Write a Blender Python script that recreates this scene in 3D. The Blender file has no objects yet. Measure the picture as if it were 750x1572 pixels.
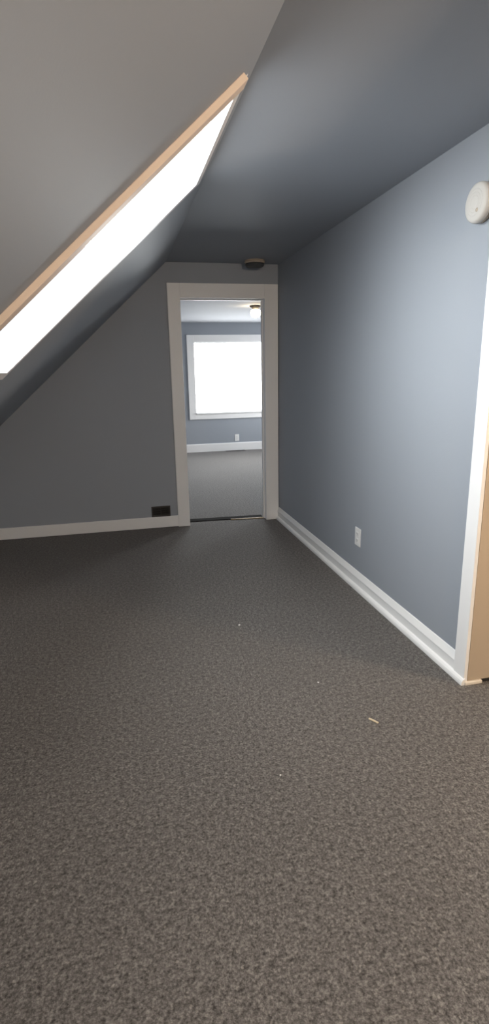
import bpy, bmesh, math, random
from mathutils import Vector, Matrix
random.seed(4)
S = bpy.context.scene
C = S.collection

# ------------------------------------------------------------------ materials
def lin(r, g, b):
    f = lambda c: c/255/12.92 if c/255 <= .04045 else ((c/255+.055)/1.055)**2.4
    return (f(r), f(g), f(b), 1)

def mat(name, col, rough=.6, bump=0., scale=60., vary=0., spec=.5, metal=0.):
    m = bpy.data.materials.new(name); m.use_nodes = True
    nt = m.node_tree; N = nt.nodes; L = nt.links
    b = N['Principled BSDF']
    b.inputs['Base Color'].default_value = col
    b.inputs['Roughness'].default_value = rough
    b.inputs['Metallic'].default_value = metal
    b.inputs['Specular IOR Level'].default_value = spec
    tc = N.new('ShaderNodeTexCoord')
    if vary or bump:
        nz = N.new('ShaderNodeTexNoise'); nz.inputs['Scale'].default_value = scale
        nz.inputs['Detail'].default_value = 4
        L.new(tc.outputs['Object'], nz.inputs['Vector'])
    if vary:
        big = N.new('ShaderNodeTexNoise'); big.inputs['Scale'].default_value = 2.3
        L.new(tc.outputs['Object'], big.inputs['Vector'])
        mx = N.new('ShaderNodeMix'); mx.data_type = 'RGBA'
        mx.inputs[6].default_value = tuple(c*(1-vary) for c in col[:3])+(1,)
        mx.inputs[7].default_value = tuple(min(1, c*(1+vary)) for c in col[:3])+(1,)
        L.new(big.outputs['Fac'], mx.inputs[0]); L.new(mx.outputs[2], b.inputs['Base Color'])
    if bump:
        bp = N.new('ShaderNodeBump'); bp.inputs['Strength'].default_value = bump
        bp.inputs['Distance'].default_value = .003
        L.new(nz.outputs['Fac'], bp.inputs['Height']); L.new(bp.outputs['Normal'], b.inputs['Normal'])
    return m

PAINT = mat('blue_grey_wall_paint', (.320, .346, .385, 1), .62, .06, 160, .02, .35)
CEIL_W = mat('pale_ceiling_paint', (.53, .54, .57, 1), .8, .06, 140, .02, .2)
TRIM = mat('white_trim_paint', (.86, .855, .85, 1), .42, .03, 60, .02, .45)
PEACH = mat('peach_painted_wood', (.80, .655, .54, 1), .5, .10, 40, .04, .4)
TAN = mat('tan_wood', (.44, .365, .28, 1), .55, .10, 30, .06, .4)
CREAM = mat('cream_paint', (.74, .69, .61, 1), .5, .02, 40, .02)
BEIGE = mat('beige_wall_paint', (.62, .53, .42, 1), .7, .05, 120, .02, .3)
PLASTIC = mat("warm_white_plastic", (.56, .54, .51, 1), .6, .01, 50, .01, .2)
WPLASTIC = mat("bright_white_plastic", (.82, .82, .81, 1), .4, .01, 50, .01)
IVORY = mat('warm_lit_ivory_plastic', (.46, .39, .31, 1), .5, .01, 50, .02)
SHADED_GREY = mat('shaded_grey_plastic', (.055, .06, .065, 1), .5, .01, 50, .02)
BLACK = mat('gap_shade_black', (.012, .011, .010, 1), .8, .01, 50, .02)  # stands in for the shade inside gaps, vent and slots
BROWN = mat('dark_brown_metal', (.045, .038, .036, 1), .45, .02, 60, .05, .5)
BRASS = mat('worn_brass', (.26, .19, .10, 1), .6, .05, 80, .1, .3, .3)
GAP_DARK = mat('shaded_gap_brown', (.012, .010, .009, 1), .95, .05, 80, .05, .05)
STEEL = mat('brushed_screw_metal', (.6, .6, .6, 1), .35, .02, 80, .02, .5, 1.)
SPLINTER = mat('pale_split_wood', (.70, .58, .40, 1), .6, .2, 200, .05)
LINT = mat('white_lint', (.80, .79, .77, 1), .9, .2, 300, .02)
OUTSIDE = mat('pale_snowy_ground', (.7, .7, .7, 1), .9, .1, 3, .05)
VINYL = mat('white_window_vinyl', (.80, .80, .80, 1), .4, .01, 60, .01)

def carpet_mat():
    m = bpy.data.materials.new('speckled_brown_grey_carpet'); m.use_nodes = True
    nt = m.node_tree; N = nt.nodes; L = nt.links; b = N['Principled BSDF']
    b.inputs['Roughness'].default_value = .95
    b.inputs['Specular IOR Level'].default_value = .15
    b.inputs['Sheen Weight'].default_value = .14
    b.inputs['Sheen Roughness'].default_value = .5
    tc = N.new('ShaderNodeTexCoord')
    def noise(sc, det, rough=.6):
        n = N.new('ShaderNodeTexNoise'); n.inputs['Scale'].default_value = sc
        n.inputs['Detail'].default_value = det; n.inputs['Roughness'].default_value = rough
        L.new(tc.outputs['Object'], n.inputs['Vector']); return n
    fine = noise(135, 3, .7); mid = noise(60, 2); big = noise(1.6, 2)
    vor = N.new('ShaderNodeTexVoronoi'); vor.inputs['Scale'].default_value = 190
    L.new(tc.outputs['Object'], vor.inputs['Vector'])
    def math_(op, a, c):
        n = N.new('ShaderNodeMath'); n.operation = op
        for i, v in enumerate((a, c)):
            if isinstance(v, (int, float)): n.inputs[i].default_value = v
            else: L.new(v, n.inputs[i])
        return n.outputs[0]
    h = math_('ADD', math_('MULTIPLY', fine.outputs['Fac'], .62), math_('MULTIPLY', mid.outputs['Fac'], .38))
    r = N.new('ShaderNodeValToRGB'); L.new(h, r.inputs['Fac'])
    e = r.color_ramp.elements
    e[0].position = .36; e[0].color = (.030, .026, .024, 1)
    e[1].position = .65; e[1].color = (.212, .196, .185, 1)
    k = r.color_ramp.elements.new(.50); k.color = (.097, .0895, .0845, 1)
    # a few paler and darker yarn tufts
    sp = N.new('ShaderNodeValToRGB'); L.new(vor.outputs['Color'], sp.inputs['Fac'])
    sp.color_ramp.elements[0].position = .82; sp.color_ramp.elements[0].color = (0, 0, 0, 1)
    sp.color_ramp.elements[1].position = .95; sp.color_ramp.elements[1].color = (1, 1, 1, 1)
    mx = N.new('ShaderNodeMix'); mx.data_type = 'RGBA'
    L.new(math_('MULTIPLY', sp.outputs['Color'], .35), mx.inputs[0]); L.new(r.outputs['Color'], mx.inputs[6])
    mx.inputs[7].default_value = (.36, .33, .30, 1)
    hv = N.new('ShaderNodeHueSaturation'); L.new(mx.outputs[2], hv.inputs['Color'])
    L.new(math_('ADD', math_('MULTIPLY', big.outputs['Fac'], .22), .89), hv.inputs['Value'])
    L.new(hv.outputs['Color'], b.inputs['Base Color'])
    bp = N.new('ShaderNodeBump'); bp.inputs['Strength'].default_value = .7; bp.inputs['Distance'].default_value = .006
    L.new(h, bp.inputs['Height']); L.new(bp.outputs['Normal'], b.inputs['Normal'])
    return m
CARPET = carpet_mat()

def glass_mat():
    m = bpy.data.materials.new('clear_window_glass'); m.use_nodes = True
    nt = m.node_tree; N = nt.nodes; L = nt.links
    N.remove(N['Principled BSDF'])
    t = N.new('ShaderNodeBsdfTransparent'); t.inputs['Color'].default_value = (.96, .97, .97, 1)
    g = N.new('ShaderNodeBsdfGlossy'); g.inputs['Roughness'].default_value = .02
    mx = N.new('ShaderNodeMixShader'); mx.inputs[0].default_value = .04
    L.new(t.outputs[0], mx.inputs[1]); L.new(g.outputs[0], mx.inputs[2])
    L.new(mx.outputs[0], N['Material Output'].inputs['Surface'])
    return m
GLASS = glass_mat()

def emit_mat(name, col, st):
    m = bpy.data.materials.new(name); m.use_nodes = True
    b = m.node_tree.nodes['Principled BSDF']
    b.inputs['Base Color'].default_value = (.9, .88, .82, 1)
    b.inputs['Emission Color'].default_value = col; b.inputs['Emission Strength'].default_value = st
    return m

# ------------------------------------------------------------------ mesh helpers
class MB:
    def __init__(s): s.bm = bmesh.new()
    def box(s, lo, hi, bev=0., fn=None):
        bm = bmesh.new()
        x0, y0, z0 = lo; x1, y1, z1 = hi
        v = [bm.verts.new(p) for p in ((x0,y0,z0),(x1,y0,z0),(x1,y1,z0),(x0,y1,z0),(x0,y0,z1),(x1,y0,z1),(x1,y1,z1),(x0,y1,z1))]
        for f in ((0,3,2,1),(4,5,6,7),(0,1,5,4),(1,2,6,5),(2,3,7,6),(3,0,4,7)): bm.faces.new([v[i] for i in f])
        bmesh.ops.recalc_face_normals(bm, faces=bm.faces)
        if bev: bmesh.ops.bevel(bm, geom=bm.edges[:], offset=bev, segments=2, profile=.5, affect='EDGES')
        s._add(bm, fn); return s
    def prism(s, prof, p0, p1, up=(0,0,1)):
        """profile (out, up) swept straight from p0 to p1; 'out' is to the left of the run"""
        bm = bmesh.new(); p0 = Vector(p0); p1 = Vector(p1); up = Vector(up)
        d = (p1-p0).normalized(); out = up.cross(d)
        a = [bm.verts.new(p0+out*u+up*w) for u, w in prof]
        b = [bm.verts.new(p1+out*u+up*w) for u, w in prof]
        n = len(prof)
        for i in range(n): bm.faces.new((a[i], a[(i+1)%n], b[(i+1)%n], b[i]))
        bm.faces.new(a); bm.faces.new(b[::-1])
        bmesh.ops.recalc_face_normals(bm, faces=bm.faces)
        s._add(bm, None); return s
    def lathe(s, prof, seg=48, fn=None):
        """(radius, height) profile turned round local z, closed at the axis"""
        bm = bmesh.new(); rings = []
        for r, z in prof:
            if r < 1e-6: rings.append([bm.verts.new((0,0,z))])
            else: rings.append([bm.verts.new((r*math.cos(2*math.pi*i/seg), r*math.sin(2*math.pi*i/seg), z)) for i in range(seg)])
        for a, b in zip(rings, rings[1:]):
            for i in range(seg):
                j = (i+1) % seg
                if len(a) == 1 and len(b) == 1: continue
                if len(a) == 1: bm.faces.new((a[0], b[i], b[j]))
                elif len(b) == 1: bm.faces.new((a[i], a[j], b[0]))
                else: bm.faces.new((a[i], a[j], b[j], b[i]))
        bmesh.ops.recalc_face_normals(bm, faces=bm.faces)
        for f in bm.faces: f.smooth = True
        s._add(bm, fn); return s
    def _add(s, bm, fn):
        if fn:
            for v in bm.verts: v.co = fn(v.co)
            bmesh.ops.recalc_face_normals(bm, faces=bm.faces)
        me = bpy.data.meshes.new('tmp'); bm.to_mesh(me); bm.free()
        s.bm.from_mesh(me); bpy.data.meshes.remove(me)
    def build(s, name, m, parent=None, loc=None, smooth_angle=None):
        me = bpy.data.meshes.new(name)
        if loc is not None:
            for v in s.bm.verts: v.co -= Vector(loc)
        s.bm.to_mesh(me); s.bm.free(); me.materials.append(m)
        o = bpy.data.objects.new(name, me); C.objects.link(o)
        if loc is not None: o.location = loc
        if parent: o.parent = parent
        return o

def tag(o, label, cat, kind=None, group=None):
    o['label'] = label; o['category'] = cat
    if kind: o['kind'] = kind
    if group: o['group'] = group
    return o
def root(name, loc, label, cat, kind=None, group=None, rot=None):
    o = bpy.data.objects.new(name, None); C.objects.link(o); o.location = loc; o.empty_display_size = .1
    if rot: o.rotation_euler = rot
    return tag(o, label, cat, kind, group)
def struct(o, label, cat): return tag(o, label, cat, 'structure')

# ------------------------------------------------------------------ dimensions (metres)
# y = 0 is the end wall with the doorway, x = 0 the long wall, the room lies at -x, -y
H, XS, ANG = 2.30, -.9758, .7328
CA, SA = math.cos(ANG), math.sin(ANG)
XK = -2.90                                  # knee wall
SK = (XS-XK)/CA                             # slope length
YB = -6.9                                   # wall behind
WT = .14                                    # wall thickness
DX0, DX1, DZ = -.875, -.125, 2.02           # end-wall doorway
SY1, SY0, SZ = -3.028, -4.75, 1.95          # doorway in the long wall
Y2, H2 = 4.82, 2.225                        # room beyond
R2X0, R2X1 = -1.7, 2.6
R3X1 = 3.0                                  # side room
def SP(s, y, off):                          # a point on the sloped ceiling; off > 0 is into the room
    return Vector((XS - s*CA + off*SA, y, H - s*SA - off*CA))
slope_fn = lambda v: SP(v.x, v.y, v.z)
KZ = H - SK*SA

# ------------------------------------------------------------------ shell
struct(MB().box((XK-.1, YB-.1, -.1), (R3X1+.1, .1, 0)).build('floor', CARPET), 'speckled brown-grey carpet covering the attic room floor', 'carpet')
struct(MB().box((R2X0-.1, .1, -.1), (R2X1+.1, Y2+.1, 0)).build('floor', CARPET), 'brown-grey carpet in the room beyond the doorway', 'carpet')
struct(MB().box((XS-.02, YB-.1, H), (.0, .0, H+.1)).build('ceiling', PAINT), 'narrow flat blue-grey ceiling strip above the passage', 'ceiling')
# end wall
b = MB()
b.box((XK-.1, 0, 0), (DX0-.012, WT, H+.1)); b.box((DX1+.012, 0, 0), (0, WT, H+.1)); b.box((DX0-.012, 0, DZ+.012), (DX1+.012, WT, H+.1))
struct(b.build('wall_back', PAINT), 'blue-grey end wall around the white doorway', 'wall')
# long wall on the right
b = MB()
b.box((0, SY1+.012, 0), (WT, WT, H+.1)); b.box((0, SY0-.012, SZ+.012), (WT, SY1+.012, H+.1)); b.box((0, YB, 0), (WT, SY0-.012, H+.1))
struct(b.build('wall_right', PAINT), 'long smooth blue-grey side wall', 'wall')
# knee wall, wall behind
struct(MB().box((XK-.1, YB, 0), (XK, 0, KZ+.05)).build('wall_left', PAINT), 'low blue-grey knee wall under the sloped ceiling', 'wall')
b = MB()
BW = (-1.75, -.55, .75, 1.45)               # window behind
b.box((XK-.1, YB-.1, 0), (BW[0], YB, H+.1)); b.box((BW[1], YB-.1, 0), (WT, YB, H+.1))
b.box((BW[0], YB-.1, 0), (BW[1], YB, BW[2])); b.box((BW[0], YB-.1, BW[3]), (BW[1], YB, H+.1))
struct(b.build('wall_front', PAINT), 'blue-grey gable wall with a window', 'wall')

# sloped ceiling with the skylight hole (s along the slope, y along the room)
KS0, KS1, KY0, KY1 = .058, 1.322, -3.06, -2.100
TT = .030
T = .046                                    # lining thickness
b = MB(); th = -.03
b.box((-.03, YB, th), (SK+.05, KY0-.012, 0), 0, slope_fn); b.box((-.03, KY1+T, th), (SK+.05, 0, 0), 0, slope_fn)
b.box((-.03, KY0-.012, th), (KS0-TT, KY1+T, 0), 0, slope_fn); b.box((KS1+T, KY0-.012, th), (SK+.05, KY1+T, 0), 0, slope_fn)
bmesh.ops.remove_doubles(b.bm, verts=b.bm.verts, dist=1e-5)
struct(b.build('ceiling', PAINT), 'steeply sloped grey ceiling holding the skylight', 'ceiling')

# skylight
kw = root('window_1', SP((KS0+KS1)/2, (KY0+KY1)/2, 0), 'bright white skylight set into the sloped ceiling', 'skylight', 'structure')
o0 = kw.location.copy()
def kid(mb, name, m, parent):
    o = mb.build(name, m, loc=parent.matrix_world.translation if False else parent.location); o.parent = parent; o.location = (0,0,0); return o
b = MB()
b.box((KS0, KY0-.012, -.028), (KS1, KY0, .0), 0, slope_fn); b.box((KS0-TT, KY1, -.028), (KS1+T, KY1+T, .002), 0, slope_fn)
b.box((KS0-TT, KY0-.012, -.028), (KS0, KY1, .002), 0, slope_fn); b.box((KS1, KY0-.012, -.028), (KS1+T, KY1, .002), 0, slope_fn)
kid(b, 'lining', TRIM, kw)
kid(MB().box((KS0, KY0, -.018), (KS1, KY1, -.012), 0, slope_fn), 'pane', GLASS, kw)
tr = kid(MB().box((.062, -3.13, 0), (1.75, -3.066, .0212), .0022, slope_fn), 'casing', PEACH, kw)
tr['label'] = 'peach painted wooden casing strip along the skylight'

# ------------------------------------------------------------------ end-wall doorway
d1 = root('door_1', ((DX0+DX1)/2, 0, 0), 'white cased doorway in the end wall, no door leaf in view', 'doorway', 'structure')
ct = .018
kid(MB().box((-.980, -ct, 0), (DX0+.004, 0, DZ+.116), .003), 'side_casing', TRIM, d1)
kid(MB().box((DX1-.004, -ct, 0), (-.006, 0, DZ+.116), .003), 'side_casing', TRIM, d1)
kid(MB().box((DX0+.004, -ct, DZ-.004), (DX1-.004, 0, DZ+.116), .003), 'head_casing', TRIM, d1)
b = MB()
b.box((DX0-.012, 0, 0), (DX0, WT, DZ+.012)); b.box((DX1, 0, 0), (DX1+.012, WT, DZ+.012)); b.box((DX0, 0, DZ), (DX1, WT, DZ+.012))
kid(b, 'jamb', TRIM, d1)
b = MB()
b.box((DX0, .06, 0), (DX0+.012, .095, DZ), .002); b.box((DX1-.012, .06, 0), (DX1, .095, DZ), .002); b.box((DX0+.012, .06, DZ-.012), (DX1-.012, .095, DZ), .002)
kid(b, 'door_stop', TRIM, d1)
b = MB()
for x0, x1 in ((-.98, DX0-.004), (DX1+.004, -.02)): b.box((x0, WT, 0), (x1, WT+ct, DZ+.1), .003)
b.box((-.98, WT, DZ+.004), (-.02, WT+ct, DZ+.1), .003)
kid(b, 'rear_casing', TRIM, d1)

# dark strip standing for the shadowed carpet-edge gap, with a brass edge
t = root('threshold_gap', (-.5, .12, 0), 'dark strip standing for the shadowed carpet gap in the end doorway', 'threshold')
kid(MB().prism([(-.055, 0), (.055, 0), (.045, .005), (-.045, .005)], (DX0+.014, .165, 0), (DX1-.014, .125, 0)), 'dark_gap_strip', GAP_DARK, t)
br = kid(MB().prism([(-.011, 0), (.011, 0), (.007, .007), (-.007, .007)], (-.46, .088, 0), (DX1-.014, .062, 0)), 'metal_edge', BRASS, t)
br['label'] = 'worn brass edge piece'

# ------------------------------------------------------------------ doorway in the long wall
d2 = root('door_2', (0, (SY0+SY1)/2, 0), 'white cased opening at the near end of the side wall, tan jamb', 'doorway', 'structure')
CY = -2.946
kid(MB().box((-.018, SY1+.001, 0), (0, CY, SZ+.1), .0025), 'side_casing', TRIM, d2)
kid(MB().box((-.018, SY0-.082, 0), (0, SY0-.001, SZ+.1), .0025), 'side_casing', TRIM, d2)
kid(MB().box((-.018, SY0-.001, SZ-.001), (0, SY1+.001, SZ+.1), .0025), 'head_casing', TRIM, d2)
b = MB()
b.box((.0, SY1, .018), (WT, SY1+.012, SZ+.012)); b.box((.0, SY0-.012, .018), (WT, SY0, SZ+.012)); b.box((.0, SY0, SZ), (WT, SY1, SZ+.012))
j = kid(b, 'jamb', TAN, d2); j['label'] = 'tan wooden jamb lining'
j = kid(MB().box((-.016, SY1-.010, 0), (.072, SY1+.010, .016), .003), 'jamb_foot', CREAM, d2); j['label'] = 'cream strip at the foot of the jamb'
kid(MB().box((.072, SY1+.001, 0), (WT, SY1+.012, .018)), 'gap_shade', BLACK, d2)  # black box filled in as the shade under the raised jamb

# ------------------------------------------------------------------ baseboards
BB = [(0, 0), (.014, 0), (.014, .074), (.0175, .078), (.0175, .082), (.011, .098), (.004, .116), (0, .118)]
SHOE = [(0, 0), (.018, 0), (.018, .010), (.0155, .020), (.009, .028), (0, .032)]
def off(prof, dx): return [(u+dx, w) for u, w in prof]
# profile 'out' is left of the run
struct(MB().prism(BB, (0, CY, 0), (0, -ct, 0)).build('baseboard_right', TRIM), 'white moulded baseboard along the long side wall', 'baseboard')
struct(MB().prism(off(SHOE, .0), (-.014, SY1-.004, 0), (-.014, -ct, 0)).build('trim_1', TRIM), 'white rounded shoe moulding in front of the side-wall baseboard', 'moulding')
struct(MB().prism([(0,.007),(.015,.007),(.015,.100),(.011,.107),(0,.107)], (-.980, 0, 0), (XK, 0, 0)).build('baseboard_back', TRIM), 'plain off-white baseboard along the end wall', 'baseboard')

# ------------------------------------------------------------------ floor-level register on the end wall
v = root('wall_vent', (-1.135, 0, .107), 'small dark brown vent register resting on the end wall baseboard', 'vent')
b = MB()
x0, x1, z0, z1 = -1.222, -1.048, .108, .208
b.box((x0, -.010, z0), (x1, 0, z0+.014), .002); b.box((x0, -.010, z1-.014), (x1, 0, z1), .002)
b.box((x0, -.010, z0+.014), (x0+.014, 0, z1-.014), .002); b.box((x1-.014, -.010, z0+.014), (x1, 0, z1-.014), .002)
kid(b, 'frame', BROWN, v)
b = MB()
for i in range(7):
    z = z0+.020+i*.0095
    b.prism([(0, 0), (.006, .006), (.006, .0075), (0, .0015)], (x1-.014, -.001, z), (x0+.014, -.001, z))
b.box((-1.138, -.009, z0+.014), (-1.132, -.001, z1-.014))
kid(b, 'louvers', BROWN, v)
kid(MB().box((x0+.012, -.0012, z0+.012), (x1-.012, -.0002, z1-.012)), 'duct_shade', BLACK, v)  # black sheet standing for the shade behind the louvers

# ------------------------------------------------------------------ outlets
def outlet(loc, rz, label):
    """duplex outlet: local x across, local -y out of the wall"""
    o = root('wall_outlet', loc, label, 'outlet', rot=(0,0,rz))
    MB().box((-.040, -.006, -.060), (.040, 0, .060), .0025).build('cover_plate', WPLASTIC, o)
    for s in (-1, 1):
        r = MB().box((-.017, -.0085, s*.022-.014), (.017, -.004, s*.022+.014), .003).build('socket', WPLASTIC, o)
        q = MB()
        q.box((-.008, -.0092, s*.022-.004), (-.006, -.0080, s*.022+.006)); q.box((.006, -.0092, s*.022-.003), (.008, -.0080, s*.022+.005))
        q.box((-.002, -.0092, s*.022-.010), (.002, -.0080, s*.022-.006))
        q.build('slots', BLACK, r)
    MB().lathe([(0, .0015), (.003, .0012), (.0035, 0), (0, 0)], 12, lambda p: Vector((p.x, -.006-p.z, p.y))).build('screw', STEEL, o)
    return o
outlet((0, -1.823, .348), -math.pi/2, 'white duplex wall outlet low on the long blue-grey side wall')
outlet((.628, Y2, .232), 0, 'small white outlet under the window in the room beyond')

# ------------------------------------------------------------------ smoke detectors
def detector(loc, axis, r, h, label, mats, vent_mat):
    """round detector; axis maps local z (out of the surface) to the world"""
    o = root('smoke_detector', loc, label, 'smoke detector')
    fn = axis
    MB().lathe([(0, 0), (r*.97, 0), (r*.97, h*.22), (r*.90, h*.26), (0, h*.26)], 56, fn).build('mounting_base', mats[1], o)
    MB().lathe([(0, h*.26), (r*.90, h*.26), (r*.90, h*.34), (r, h*.36), (r, h*.66), (r*.96, h*.84), (r*.86, h*.95), (r*.70, h), (0, h)], 56, fn).build('cover', mats[0], o)
    return o
wx = lambda p: Vector((-p.z, p.x, p.y))
dw = detector((0, -2.866, 2.022), wx, .073, .044, 'round white smoke detector high on the side wall near the cased opening', (PLASTIC, IVORY), SHADED_GREY)
b = MB()
for k in range(3):
    rr = .024+.012*k
    b.lathe([(rr-.0012, .0436), (rr+.0012, .0436), (rr+.0012, .0444), (rr-.0012, .0444), (rr-.0012, .0436)], 40, wx)
b.build('cover_rings', PLASTIC, dw)
MB().lathe([(0, .046), (.007, .0455), (.008, .043), (0, .043)], 20, lambda p: wx(p+Vector((-.018, -.030, 0)))).build('test_button', IVORY, dw)
cz = lambda p: Vector((p.x, -p.y, -p.z))
dc = detector((-.247, -.150, H), cz, .085, .027, 'round ceiling smoke detector with underside darkened for shade above the end doorway', (IVORY, IVORY), SHADED_GREY)
b = MB().lathe([(0, .0265), (.079, .0265), (.079, .040), (.070, .050), (.052, .053), (0, .054)], 48, cz)
b.build('shaded_grille', SHADED_GREY, dc)  # shade of the floor-facing underside put into the grille colour

# ------------------------------------------------------------------ bits on the carpet
def chip(name, loc, size, rz, m, label, seed, cat):
    rnd = random.Random(seed); bm = bmesh.new()
    bmesh.ops.create_icosphere(bm, subdivisions=2, radius=1)
    for w in bm.verts:
        k = 1+rnd.uniform(-.25, .25); w.co = Vector((w.co.x*size[0]*k, w.co.y*size[1]*k, w.co.z*size[2]*k+size[2]))
    me = bpy.data.meshes.new(name); bm.to_mesh(me); bm.free(); me.materials.append(m)
    o = bpy.data.objects.new(name, me); C.objects.link(o); o.location = loc; o.rotation_euler.z = rz
    return tag(o, label, cat)
bm = MB(); 
bm.prism([(-.0035, .001), (.0040, .0005), (.0030, .0050), (-.0015, .0060)], (-.023, 0, .001), (.021, .002, .003))
sp = bm.build('wood_splinter', SPLINTER); sp.location = (-.531, -3.175, 0); sp.rotation_euler.z = math.atan2(-.041, .021)
tag(sp, 'pale wood splinter lying on the carpet near the side wall opening', 'splinter')
chip('lint_crumb', (-.874, -2.174, 0), (.006, .004, .003), .4, LINT, 'white crumb farthest out on the carpet towards the end doorway', 1, 'crumb')
chip('lint_crumb', (-.989, -3.378, 0), (.0035, .003, .003), 1.1, LINT, 'tiny bright white crumb nearest the camera on the open carpet', 2, 'crumb')
chip('lint_crumb', (-.648, -2.844, 0), (.004, .003, .002), 2., LINT, 'faint white crumb on the carpet beyond the wood splinter', 3, 'crumb')

# ------------------------------------------------------------------ room beyond
WX0, WX1, WZ0, WZ1 = -.100, 1.32, .705, 1.900
b = MB()
b.box((R2X0, Y2, 0), (WX0-.02, Y2+.1, H2)); b.box((WX1+.02, Y2, 0), (R2X1, Y2+.1, H2))
b.box((WX0-.02, Y2, 0), (WX1+.02, Y2+.1, WZ0-.02)); b.box((WX0-.02, Y2, WZ1+.02), (WX1+.02, Y2+.1, H2))
struct(b.build('wall_beyond', PAINT), 'blue-grey window wall of the room beyond the doorway', 'wall')
struct(MB().box((R2X0-.1, WT, 0), (R2X0, Y2+.1, H2)).build('wall_beyond_left', PAINT), 'blue-grey side wall of the room beyond', 'wall')
EW = (3.05, 4.45, .75, 1.90)  # unseen opening added to brighten the room beyond
b = MB()
b.box((R2X1, WT, 0), (R2X1+.1, EW[0], H2)); b.box((R2X1, EW[1], 0), (R2X1+.1, Y2+.1, H2))
b.box((R2X1, EW[0], 0), (R2X1+.1, EW[1], EW[2])); b.box((R2X1, EW[0], EW[3]), (R2X1+.1, EW[1], H2))
struct(b.build('wall_beyond_right', PAINT), 'blue-grey far side wall of the room beyond', 'wall')
struct(MB().box((WT, 0, 0), (R2X1+.1, WT, H+.1)).build('wall_between', PAINT), 'partition wall beside the end doorway', 'wall')
struct(MB().box((R2X0-.1, WT, H2), (R2X1+.1, Y2+.1, H2+.1)).build('ceiling', CEIL_W), 'pale flat ceiling of the room beyond the doorway', 'ceiling')
struct(MB().prism([(0,0),(.016,0),(.016,.132),(.011,.143),(0,.143)], (R2X1, Y2, 0), (R2X0, Y2, 0)).build('baseboard_beyond', TRIM), 'tall white baseboard under the window of the room beyond', 'baseboard')
w2 = root('window_2', ((WX0+WX1)/2, Y2, WZ0), 'large bright window seen through the end doorway', 'window', 'structure')
cw = .122
kid(MB().box((WX0-cw, Y2-.02, WZ0-cw), (WX0, Y2, WZ1+cw), .003), 'side_casing', TRIM, w2)
kid(MB().box((WX1, Y2-.02, WZ0-cw), (WX1+cw, Y2, WZ1+cw), .003), 'side_casing', TRIM, w2)
kid(MB().box((WX0, Y2-.02, WZ1), (WX1, Y2, WZ1+cw), .003), 'head_casing', TRIM, w2)
kid(MB().box((WX0, Y2-.02, WZ0-cw), (WX1, Y2, WZ0-.03), .003), 'apron', TRIM, w2)
kid(MB().box((WX0, Y2-.036, WZ0-.03), (WX1, Y2+.03, WZ0-.004), .004), 'sill', TRIM, w2)
b = MB()
b.box((WX0-.02, Y2+.03, WZ0-.02), (WX0+.012, Y2+.08, WZ1+.02)); b.box((WX1-.012, Y2+.03, WZ0-.02), (WX1+.02, Y2+.08, WZ1+.02))
b.box((WX0+.012, Y2+.03, WZ0-.02), (WX1-.012, Y2+.08, WZ0+.012)); b.box((WX0+.012, Y2+.03, WZ1-.012), (WX1-.012, Y2+.08, WZ1+.02))
kid(b, 'sash', VINYL, w2)
kid(MB().box((WX0+.012, Y2+.052, WZ0+.012), (WX1-.012, Y2+.058, WZ1-.012)), 'pane', GLASS, w2)
# dark slatted floor piece below the window
fv = root('dark_floor_slats', (.58, 4.74, 0), 'dark slatted piece on the floor by the baseboard of the room beyond', 'vent')
b = MB()
b.box((.40, 4.70, 0), (.76, 4.712, .006), .001); b.box((.40, 4.778, 0), (.76, 4.790, .006), .001)
b.box((.40, 4.712, 0), (.412, 4.778, .006), .001); b.box((.748, 4.712, 0), (.76, 4.778, .006), .001)
kid(b, 'frame', BROWN, fv)
b = MB()
for i in range(16): b.box((.418+i*.0207, 4.712, .001), (.427+i*.0207, 4.778, .005))
kid(b, 'louvers', BROWN, fv)
# ceiling lamp of the room beyond
lx, ly = .385, 2.35
lamp = root('ceiling_lamp', (lx, ly, H2), 'lit warm white globe lamp on the ceiling of the room beyond', 'lamp')
MB().lathe([(0, 0), (.075, 0), (.078, -.008), (.070, -.022), (.046, -.034), (.046, -.044), (0, -.044)], 40).build('lamp_base', BROWN, lamp)
MB().lathe([(0, -.046), (.040, -.046), (.058, -.062), (.066, -.086), (.062, -.112), (.046, -.134), (.022, -.146), (0, -.149)], 40).build('globe', emit_mat('glowing_globe_glass', (1, .78, .48, 1), 24), lamp)

# ------------------------------------------------------------------ side room behind the cased opening (lights the slope)
SRZ = 2.3
struct(MB().box((R3X1, YB, 0), (R3X1+.1, 0, SRZ)).build('wall_side_room', BEIGE), 'beige wall of the side room', 'wall')
struct(MB().box((WT, YB-.1, 0), (R3X1+.1, YB, SRZ)).build('wall_side_room_front', BEIGE), 'beige end wall of the side room', 'wall')
struct(MB().box((WT, YB-.1, SRZ), (R3X1+.1, 0, SRZ+.1)).build('ceiling', CEIL_W), 'pale ceiling of the side room', 'ceiling')
lp = root('pendant_lamp', (1.15, -4.05, SRZ), 'warm globe pendant hanging in the side room', 'lamp')
MB().lathe([(0, 0), (.06, 0), (.055, -.02), (0, -.03)], 32).build('canopy', BROWN, lp)
MB().lathe([(0, -.02), (.004, -.02), (.004, -.91), (0, -.91)], 10).build('cord', BROWN, lp)
MB().lathe([(0, -.89), (.06, -.90), (.115, -.95), (.14, -1.03), (.115, -1.11), (.06, -1.16), (0, -1.17)], 40).build('globe', emit_mat('warm_globe_glass', (1, .76, .53, 1), 106), lp)

lb = root('ceiling_lamp', (-.45, -6.0, H), 'warm globe lamp on the flat ceiling behind the viewer', 'lamp')
MB().lathe([(0, 0), (.10, 0), (.10, -.015), (.07, -.03), (0, -.03)], 32).build('lamp_base', BROWN, lb)
MB().lathe([(0, -.03), (.06, -.035), (.10, -.07), (.12, -.13), (.10, -.19), (.06, -.225), (0, -.235)], 40).build('globe', emit_mat('warm_bulb_glass', (1, .80, .60, 1), 290), lb)

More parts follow.
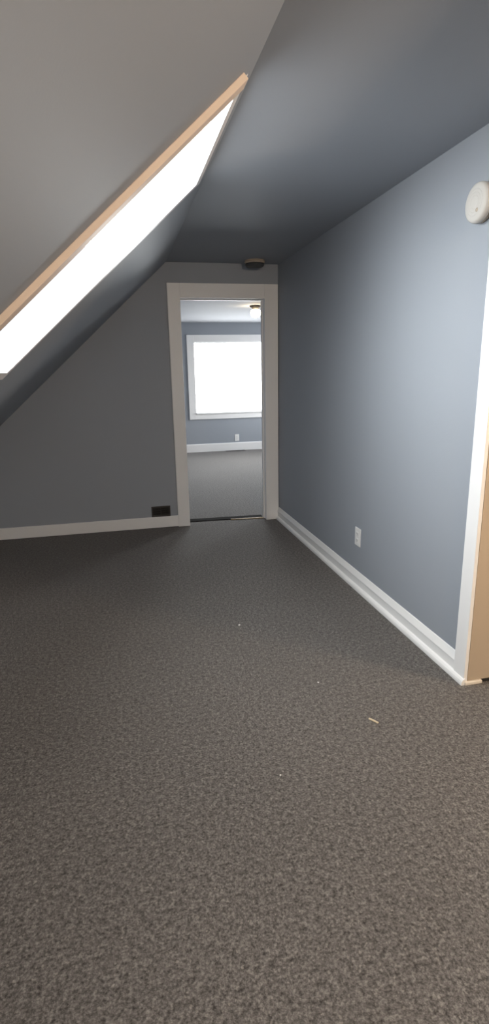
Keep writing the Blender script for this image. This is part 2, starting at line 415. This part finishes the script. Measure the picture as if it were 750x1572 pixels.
# ------------------------------------------------------------------ light: overcast sky through the windows and an added side opening
SKY_B, SKY_W, SKY_N, SKY_E, SKY_C = 2.5, 12.6, 34., 26., (.97, .99, 1, 1)
W = bpy.data.worlds.new('World'); S.world = W; W.use_nodes = True
WN = W.node_tree.nodes; WL = W.node_tree.links; bg = WN['Background']
# bright cloud low over the eaves side (-x) and beyond the far window (+y), duller overhead and behind
wt = WN.new('ShaderNodeTexCoord'); wsep = WN.new('ShaderNodeSeparateXYZ'); WL.new(wt.outputs['Generated'], wsep.inputs[0])
def wm(op, a, c):
    n = WN.new('ShaderNodeMath'); n.operation = op
    for i, v in enumerate((a, c)):
        if isinstance(v, (int, float)): n.inputs[i].default_value = v
        else: WL.new(v, n.inputs[i])
    return n.outputs[0]
west = wm('POWER', wm('MAXIMUM', wm('MULTIPLY', wsep.outputs[0], -1), 0), .7)
west = wm('MULTIPLY', west, wm('MINIMUM', wm('MAXIMUM', wm('ADD', wsep.outputs[1], 1), .12), 1.15))
east = wm('POWER', wm('MAXIMUM', wsep.outputs[0], 0), 2)  # extra glow feeding the added side opening
above = wm('ADD', wm('MULTIPLY', wm('MINIMUM', wm('MAXIMUM', wm('ADD', wm('MULTIPLY', wsep.outputs[2], 4), .5), 0), 1), .55), .45)   # the ground is duller than the cloud
north = wm('POWER', wm('MAXIMUM', wsep.outputs[1], 0), 3)
sky = wm('MULTIPLY', wm('ADD', wm('ADD', wm('ADD', wm('MULTIPLY', west, SKY_W), wm('MULTIPLY', east, SKY_E)), wm('MULTIPLY', north, SKY_N)), SKY_B), above)
WL.new(sky, bg.inputs['Strength']); bg.inputs['Color'].default_value = SKY_C
def portal(name, loc, rot, sx, sy):
    l = bpy.data.lights.new(name, 'AREA'); l.shape = 'RECTANGLE'; l.size = sx; l.size_y = sy; l.cycles.is_portal = True
    o = bpy.data.objects.new(name, l); C.objects.link(o); o.location = loc; o.rotation_euler = rot
    return o
n = Vector((SA, 0, -CA))
p = portal('skylight_portal', SP((KS0+KS1)/2, (KY0+KY1)/2, -.03), (0,0,0), KY1-KY0, KS1-KS0)
p.rotation_euler = Matrix((Vector((0,1,0)), Vector((-CA,0,-SA)).normalized()*1, -n)).transposed().to_euler()
portal('window_portal', ((WX0+WX1)/2, Y2+.09, (WZ0+WZ1)/2), (-math.pi/2, 0, 0), WX1-WX0, WZ1-WZ0)
portal('added_opening_portal', (R2X1+.09, (EW[0]+EW[1])/2, (EW[2]+EW[3])/2), (0, math.pi/2, 0), EW[3]-EW[2], EW[1]-EW[0])
portal('gable_portal', ((BW[0]+BW[1])/2, YB-.09, (BW[2]+BW[3])/2), (math.pi/2, 0, 0), BW[1]-BW[0], BW[3]-BW[2])

# ------------------------------------------------------------------ camera
cam = bpy.data.cameras.new('Camera'); co = bpy.data.objects.new('Camera', cam); C.objects.link(co); S.camera = co
yaw, pitch, roll = .2212, -.2521, -.0191
f = Vector((math.sin(yaw)*math.cos(pitch), math.cos(yaw)*math.cos(pitch), math.sin(pitch)))
r = Vector((math.cos(yaw), -math.sin(yaw), 0)); u = r.cross(f)
c, s = math.cos(roll), math.sin(roll)
R_, U_ = c*r+s*u, -s*r+c*u
co.matrix_world = Matrix(((R_.x, U_.x, -f.x, -1.459), (R_.y, U_.y, -f.y, -4.9671), (R_.z, U_.z, -f.z, 1.4014), (0,0,0,1)))
cam.sensor_fit = 'VERTICAL'; cam.sensor_height = 36; cam.lens = 838.78/1572*36
cam.clip_start = .02

S.view_settings.view_transform = 'Standard'; S.view_settings.look = 'None'
S.view_settings.exposure = 0; S.view_settings.gamma = 1; S.view_settings.use_curve_mapping = False
S.cycles.use_denoising = True
S.cycles.max_bounces = 12; S.cycles.diffuse_bounces = 8; S.cycles.transparent_max_bounces = 8
S.cycles.sample_clamp_indirect = 6
